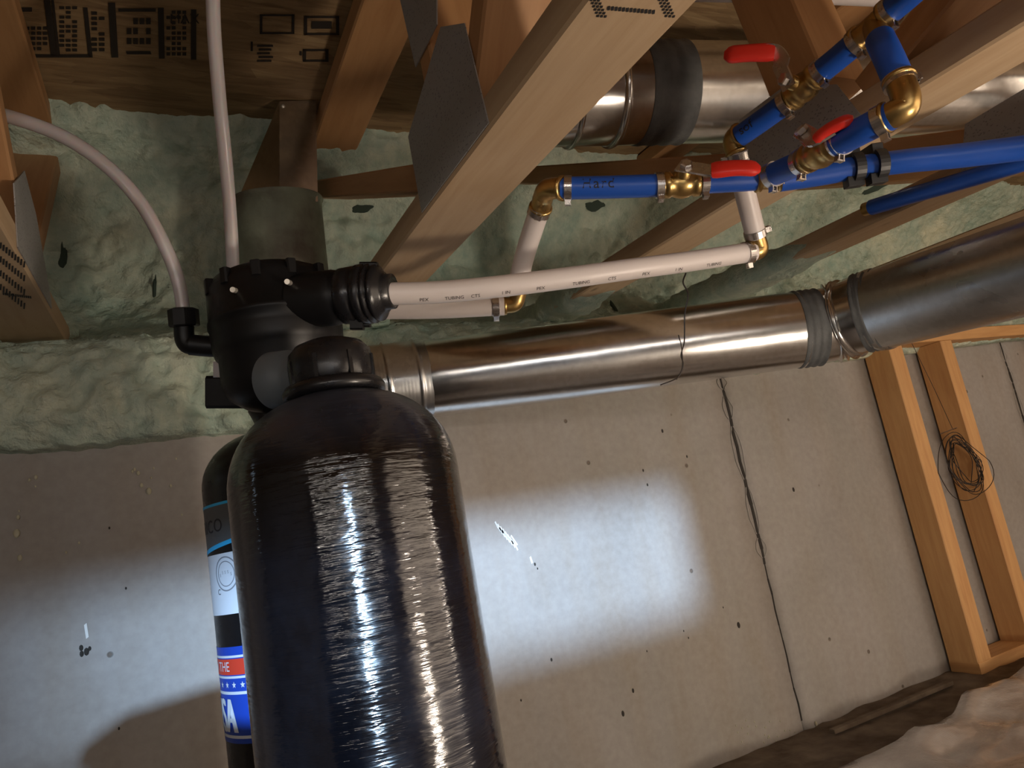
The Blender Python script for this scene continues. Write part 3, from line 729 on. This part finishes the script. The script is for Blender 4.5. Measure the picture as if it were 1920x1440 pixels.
def writing(parent, P0, P1, body, size, ang_dir, r, m='ink', space=1.0, name='handwriting', start=0.0):
    vs, fs = text_mesh(body, size, space); ax = (P1-P0).normalized(); e = Vector(ang_dir); e = (e-ax*e.dot(ax)).normalized(); s_ = e.cross(ax)
    if s_.dot(UP) < 0: s_ = -s_
    e = e if e.dot(FW) < 0 else -e
    out = []
    for v_ in vs:
        a = (v_[1]-size*.33)/r; out.append(P0+ax*(v_[0]+start)+(e*math.cos(a)+s_*math.sin(a))*(r+.0003))
    return obj(name, MB().add(out, fs), M[m], parent)
GW, GB = 'white plastic water pipes', 'blue plastic water pipes'
TOCAM = -FW
t, P = pipe([(728, 551, .925), (820, 548, .935), (920, 539, .945), (1050, 523, .965), (1180, 505, .99), (1300, 489, 1.02), (1412, 472, 1.05)], 'white', 'long white pipe from the black valve nut to the lower brass elbow', [(1, .010, -UP)], group=GW)
for k_, w_ in enumerate(('PEX', 'TUBING', 'CTS', '1 IN', 'PEX', 'TUBING', 'CTS', 'PEX', '1 IN', 'TUBING')):
    writing(t, P[5+k_*4], P[7+k_*4], w_, .0068, TOCAM-UP*.95, R1, name='printed_text')
t, P = pipe([(700, 580, 1.05), (820, 579, 1.055), (945, 573, 1.06)], 'white', 'short white pipe hidden beneath the long white pipe', [(1, .012, -UP)], group=GW)
def elbow(path, label, r=.0125, m='brass', collars=True):
    P = cr_path([D(*p_) for p_ in path], 8); t = thing('elbow_joint', P[len(P)//2], label, 'pipe fitting', 'brass elbow fittings')
    q = MB().sweep(P, r, 28); obj('elbow_body', q, M[m], t)
    q = MB()
    for i, j in ((0, 2), (-1, -3)):
        d = (P[j]-P[i]).normalized(); q = MB().lathe([(r, 0), (r+.0025, .0008), (r+.0025, .004), (r, .005)], P[i]+d*.0005, d, 28)
        obj('elbow_collar', q, M[m], t)
    return t
elbow([(943, 573, 1.06), (964, 570, 1.06), (971, 555, 1.058), (974, 540, 1.055)], 'brass elbow at the end of the short lower white pipe', .0115)
pipe([(968, 545, 1.052), (985, 475, 1.04), (1012, 392, 1.0)], 'white', 'white riser pipe slanting up to the blue pipe marked Hard', [(1, .004, TOCAM-UP*.3)], group=GW)
elbow([(1013, 392, 1.0), (1019, 368, .98), (1026, 356, .96), (1040, 353, .945), (1058, 353, .935)], 'brass elbow left of the blue pipe marked Hard', .0138)
t, P = pipe([(1050, 353, .94), (1140, 351, .935), (1236, 348, .93)], 'blue', 'blue pipe with the handwritten word Hard', [(0, .010, -UP)], group=GB)
writing(t, P[2], P[-1], 'Hard', .0185, TOCAM+UP*.12, R1, space=1.15, start=.012)
def valve(c, ax, L, stem, h0, h1, label, lever=None, rb=.0175):
    """c centre point, ax direction of the bore, stem = direction of the stem, h0-h1 handle sleeve ends"""
    c = Vector(c); ax = Vector(ax).normalized(); st = Vector(stem); st = (st-ax*st.dot(ax)).normalized()
    t = thing('ball_valve', c, label, 'valve', 'brass ball valves with red lever handles')
    b = c-ax*L/2
    pr_ = [(.012, 0), (.0142, .0), (.0142, L*.12), (.0168, L*.15), (.0168, L*.25), (.0150, L*.28), (rb, L*.40), (rb+.0012, L*.5), (rb, L*.62), (.0150, L*.72), (.0168, L*.75), (.0168, L*.86), (.0142, L*.88), (.0142, L), (.012, L)]
    obj('valve_body', MB().lathe(pr_, b, ax, 32), M['brass'], t)
    obj('stem', MB().lathe([(.009, 0), (.009, rb+.007), (.0055, rb+.009), (.0055, rb+.013)], c, st, 20), M['brass'], t)
    nt = obj('stem_nut', MB().lathe([(.0075, 0), (.0078, .001), (.0078, .006), (.006, .007)], c+st*(rb+.0125), st, 6, True), M['clamp'], t)
    top = c+st*(rb+.012); h0, h1 = Vector(h0), Vector(h1); hd = (h1-h0).normalized()
    pts = [top-(h0-top).normalized()*.010, top, top.lerp(h0, .55)]
    if lever: pts.append(Vector(lever))
    pts += [h0, h0+hd*.02]
    P = cr_path(pts, 5); sec = [(-.0014, -.0095), (.0014, -.0095), (.0014, .0095), (-.0014, .0095)]
    obj('lever', MB().sweep(P, 1.0, 4, True, sec, up=st), M['clamp'], t)
    n_ = 10; hp = [h0.lerp(h1, k/n_)+st*.003*math.sin(math.pi*k/n_) for k in range(n_+1)]
    se = []
    for k in range(20):
        a = 2*math.pi*k/20; ca, sa = math.cos(a), math.sin(a); se.append((.0062*abs(ca)**.7*(1 if ca > 0 else -1), .0112*abs(sa)**.7*(1 if sa > 0 else -1)))
    rd = [.90, 1.0, 1.0, .98, .96, .95, .95, .96, .97, .86, .45]
    q = MB().sweep(hp, rd, 20, True, se, up=st); q.sm = [True]*len(q.sm); obj('handle', q, M['red'], t, label='red plastic handle')
    for sgn in (-1, 1): clamp(t, c+ax*sgn*L*.47, ax, .0146, -UP*.9+TOCAM*.3)
    return t
v1a, v1b = D(1233, 348, .93), D(1322, 342, .93)
valve((v1a+v1b)/2, v1b-v1a, (v1b-v1a).length, UP*.55+TOCAM*1.0, D(1334, 320, .885), D(1425, 317, .875), 'brass ball valve right of the Hard pipe, bright red level handle')
pipe([(1318, 342, .93), (1370, 339, .93), (1418, 336, .93)], 'blue', 'short blue stub under the lowest red handle', group=GB)
def tee(pts, br, label):
    t = thing('tee_joint', D(*pts[1]), label, 'pipe fitting', 'brass tee fittings')
    q = MB().sweep([D(*p_) for p_ in pts], .0135, 28); obj('tee_body', q, M['brass'], t)
    for b in br: obj('tee_branch', MB().sweep([D(*pts[1]), D(*b)], .0135, 28), M['brass'], t)
    q = MB()
    for i, j in ((0, 1), (2, 1)):
        a, b = D(*pts[i]), D(*pts[j]); q = MB().lathe([(.0135, 0), (.0165, .001), (.0165, .006), (.0135, .007)], a, b-a, 28); obj('tee_collar', q, M['brass'], t)
tee([(1415, 337, .93), (1432, 335, .93), (1470, 334, .925)], [(1448, 327, .915)], 'brass tee where the lowest blue pipes meet')
pipe([(1382, 285, 1.0), (1393, 345, 1.015), (1418, 445, 1.045)], 'white', 'white riser pipe behind the lowest red handle', [(0, .006, -RT), (1, .006, RT)], group=GW)
elbow([(1416, 440, 1.045), (1423, 462, 1.05), (1421, 470, 1.05), (1405, 474, 1.05)], 'brass elbow where the long white pipe turns upward', .0128)
elbow([(1381, 290, 1.0), (1374, 272, 1.0), (1376, 258, .995), (1388, 250, .985)], 'dark brass elbow above the right white riser', .0128)
t, P = pipe([(1386, 256, .985), (1430, 225, .96), (1478, 190, .93)], 'blue', 'blue pipe slanting up to the topmost valve, ink-marked low end', [(1, .004, -UP)], group=GB)
writing(t, P[1], P[-1], 'sof', .017, TOCAM+UP*.2, R1, start=.004)
v3a, v3b = D(1474, 194, .935), D(1542, 132, .885)
valve((v3a+v3b)/2, v3b-v3a, (v3b-v3a).length, -RT*.6+UP*.3+TOCAM*.8, D(1452, 98, .90), D(1358, 104, .92), 'topmost ball valve, its faded red handle pointing left', lever=D(1468, 116, .895))
pipe([(1535, 138, .888), (1572, 108, .865), (1612, 74, .84)], 'blue', 'short blue pipe between the topmost valve and the upper tee', [(1, .004, -UP)], group=GB)
tee([(1606, 78, .845), (1640, 48, .82), (1668, 22, .80)], [(1652, 82, .79)], 'brass tee at the top of the blue pipework')
pipe([(1660, 28, .805), (1700, -6, .78), (1760, -60, .74)], 'blue', 'blue pipe leaving the top edge of the picture', [(0, .006, -UP)], group=GB)
pipe([(1650, 74, .775), (1668, 112, .75), (1688, 158, .74)], 'blue', 'steep blue pipe between the upper tee and right brass elbow', [(1, .004, RT)], r=.0146, group=GB)
elbow([(1684, 146, .741), (1697, 178, .733), (1697, 200, .732), (1684, 210, .735), (1656, 223, .747)], 'right brass elbow on the pale truss face', .0140)
pipe([(1670, 217, .741), (1625, 240, .76), (1568, 270, .795)], 'blue', 'blue pipe between the middle valve and right brass elbow', [(0, .010, -UP)], r=.0146, group=GB)
v2a, v2b = D(1502, 304, .86), D(1578, 264, .79)
valve((v2a+v2b)/2, v2b-v2a, (v2b-v2a).length, UP*.5-RT*.28+TOCAM*1.0, D(1530, 262, .79), D(1600, 222, .765), 'middle ball valve with its red handle tilted up to the right')
pipe([(1515, 300, .855), (1480, 314, .885), (1444, 330, .915)], 'blue', 'short blue pipe between the lowest tee and the middle valve', [(1, .004, -UP)], group=GB)
t, P = pipe([(1462, 338, .925), (1530, 328, .92), (1610, 314, .91), (1700, 302, .89), (1800, 292, .87), (1930, 276, .84), (2060, 258, .80)], 'blue', 'long light blue pipe running off right through two black hangers', group=GB)
pipe([PE_(1634, 389), PE_(1700, 369), PE_(1800, 340), PE_(1930, 300), PE_(2080, 247)], 'blue', 'darker blue pipe lying along the floor truss at the far right', group=GB, r=.0143)
obj('plug', MB().sweep([D(*PE_(1621, 393)), D(*PE_(1637, 388))], .0125, 20), M['brass'], label='dull brass plug on the end of the far dark blue pipe', cat='pipe fitting')
def hanger(x, y, d, label):
    c = D(x, y, d); ax = RT*.98+UP*.14; t = thing('pipe_hanger', c, label, 'pipe hanger', 'black plastic pipe hangers')
    q = MB(); ax = ax.normalized(); e = (UP-ax*UP.dot(ax)).normalized(); s_ = ax.cross(e)
    vs = []; n_ = 22
    for k in range(n_+1):
        a = math.radians(-60+300*k/n_)
        for r_, w in ((.0148, -.006), (.0195, -.006), (.0195, .006), (.0148, .006)): vs.append(c+(e*math.sin(a)*-1+s_*math.cos(a)*-1)*r_+ax*w)
    q.add(vs, [(4*k+i, 4*k+(i+1) % 4, 4*k+4+(i+1) % 4, 4*k+4+i) for k in range(n_) for i in range(4)]+[(0, 1, 2, 3), tuple(4*n_+i for i in (3, 2, 1, 0))])
    obj('ring', q, M['hanger'], t)
    q = MB().box(c+e*.016+s_*.010*(1 if s_.dot(FW) > 0 else -1), ax*.0065, e*.010, s_*.016, .001); q.box(c-e*.017-ax*.004, ax*.010, e*.0065, s_*.008, .001)
    obj('block', q, M['hanger'], t)
hanger(1603, 315, .912, 'left of two black hangers on the long light blue pipe')
hanger(1646, 309, .903, 'right of two black hangers on the long light blue pipe')
pipe([(1290, -16, 1.12), (1480, -13, 1.10), (1690, -6, 1.08)], 'white', 'white pipe along the top edge above the topmost valve', group=GW)
pipe([(1800, 22, 1.05), (1860, 2, 1.02), (1960, -40, .98)], 'white', 'fat white pipe at the top right corner', r=.022, group=GW)
# ================================================================== STUD FRAME
sf = thing('stud_frame', (2.3, 1.40, 0), 'orange stud wall frame standing against the concrete at right', 'wall frame')
def stud(x0, x1, z0=.036, z1=.925, y0=1.352, y1=1.437): return MB().box(((x0+x1)/2, (y0+y1)/2, (z0+z1)/2), (0, 0, (z1-z0)/2), ((x1-x0)/2, 0, 0), (0, (y1-y0)/2, 0), .002)
obj('stud', stud(1.940, 2.000), M['pine_orange'], sf); obj('stud', stud(2.185, 2.240), M['pine_orange'], sf); obj('stud', stud(2.80, 2.84), M['pine_orange'], sf); obj('stud', stud(3.2, 3.24), M['pine_orange'], sf)
obj('bottom_plate', MB().box((2.87, 1.394, .018), (.93, 0, 0), (0, .0425, 0), (0, 0, .018), .002), M['pine_orange'], sf)
obj('top_plate', MB().box((2.87, 1.394, .944), (.93, 0, 0), (0, .0425, 0), (0, 0, .018), .002), M['pine_orange'], sf)
# coil of wire on a nail, thin wires
def coil():
    q = MB(); rr = random.Random(21); c = Vector((2.105, 1.325, .505)); base = PYp(1806, 868, 1.325); c = base
    top = PYp(1787, 806, 1.322)
    for k in range(11):
        r1, r2 = rr.uniform(.052, .072), rr.uniform(.058, .082); off = Vector((rr.uniform(-.010, .010), rr.uniform(-.014, .012), rr.uniform(-.010, .006))); tl = rr.uniform(-.3, .3)
        if k == 0: r1, r2 = .092, .082; off = Vector((.03, 0, -.012))
        if k == 1: r1, r2 = .098, .090; off = Vector((-.030, 0, -.014))
        P = []
        for j in range(37):
            a = 2*math.pi*j/36+math.pi/2; x = r1*math.cos(a); z = r2*math.sin(a); s_ = max(0, z/r2)
            P.append(c+off*(1-s_)+Vector((x*(1-.35*s_)*math.cos(tl*.3)-z*.12, .006*math.sin(3*a+k), z+x*tl*.25*(1-s_))))
        q.sweep(P, .0011, 6, False)
    t = thing('wire_coil', c-Vector((0, 0, .09)), 'tangled coil of dark wire hanging on the stud frame', 'wire')
    obj('loops', q, M['wire'], t)
    obj('nail', MB().sweep([top+Vector((0, -.012, .004)), top+Vector((.0, .04, -.004))], .0016, 8), M['clamp'], t)
    obj('lead', MB().sweep(cr_path([top, PYp(1752, 730, 1.34), PYp(1725, 675, 1.345), PYp(1708, 640, 1.34)], 6), .0008, 6), M['wire'], t)
coil()
q = MB().sweep(px([(1286, 512, 1.0), (1281, 530, 1.01), (1290, 552, 1.02), (1284, 590, 1.1), (1283, 640, 1.2), (1277, 665, 1.2), (1281, 685, 1.2), (1270, 708, 1.2), (1238, 722, 1.2)], 6), .0011, 6)
q.sweep(px([(1272, 628, 1.2), (1278, 652, 1.2), (1279, 690, 1.2), (1268, 712, 1.2)], 6), .0009, 6)
obj('loose_wire', q, M['wire'], label='thin dark wire dangling from the long white pipe over the duct', cat='wire')
# ================================================================== GROUND SHEET
def sheet():
    vs = []; nx, ny = 260, 130; x0, x1, y0, y1 = -2.1, 4.1, -2.5, 1.31
    for j in range(ny+1):
        for i in range(nx+1):
            x = x0+(x1-x0)*i/nx; t = j/ny; edge = y1-.05+.035*noise.noise(Vector((x*3.1, 0, 0)))+.015*noise.noise(Vector((x*11, 4, 0)))-.055*min(1, max(0, (1.85-x)*2))
            y = y0+(edge-y0)*t**.9
            z = .010+.026*abs(noise.noise(Vector((x*3.2, y*6, 1))))+.020*abs(noise.noise(Vector((x*8, y*13, 7))))+.016*max(0, 1-abs(t-.985)/.02)
            if j == ny: z = .004
            vs.append((x, y, max(z, .004)))
    fs = [(j*(nx+1)+i, j*(nx+1)+i+1, (j+1)*(nx+1)+i+1, (j+1)*(nx+1)+i) for j in range(ny) for i in range(nx)]
    obj('ground_sheet', MB().add(vs, fs, smooth=True), M['sheet'], label='crumpled shiny plastic ground sheet on the floor at lower right', cat='sheet')
sheet()
# dirt and a cast-off lath lying in the strip between sheet and wall
q = MB(); vs = []; nx, ny = 120, 10
for j in range(ny+1):
    for i in range(nx+1):
        x = .2+3.7*i/nx; y = 1.20+.243*j/ny; vs.append((x, y, .003+.012*abs(noise.noise(Vector((x*6, y*14, 2))))+.008*abs(noise.noise(Vector((x*22, y*30, 2))))))
q.add(vs, [(j*(nx+1)+i, j*(nx+1)+i+1, (j+1)*(nx+1)+i+1, (j+1)*(nx+1)+i) for j in range(ny) for i in range(nx)], smooth=True)
obj('dirt', q, M['dirt'], label='brown dirt along the foot of the concrete wall', cat='dirt', kind='stuff')
A, B = PZp(1560, 1372, .016), PZp(1782, 1280, .016)
obj('wood_lath', MB().box((A+B)/2, (B-A)/2, (B-A).normalized().cross(Vector((0, 0, 1)))*.008, (0, 0, .005), .001), M['dirt'], label='thin brown lath lying in the dirt by the wall', cat='wood strip')
# unseen round bin, added so its rim cuts the daylight low on the wall
bx, by = -.215, .25
t = thing('shadow_bin', (bx, by, 0), 'added round bin, unseen left of the camera, shaping the light on the wall', 'bin')
obj('bin_body', MB().lathe([(.15, 0), (.165, .01), (.175, .40), (.17, .405)], (bx, by, 0), (0, 0, 1), 48), M['black'], t)
obj('lid', MB().lathe([(.182, .400), (.185, .405), (.175, .425), (.12, .455), (.01, .465)], (bx, by, 0), (0, 0, 1), 48), M['black'], t)
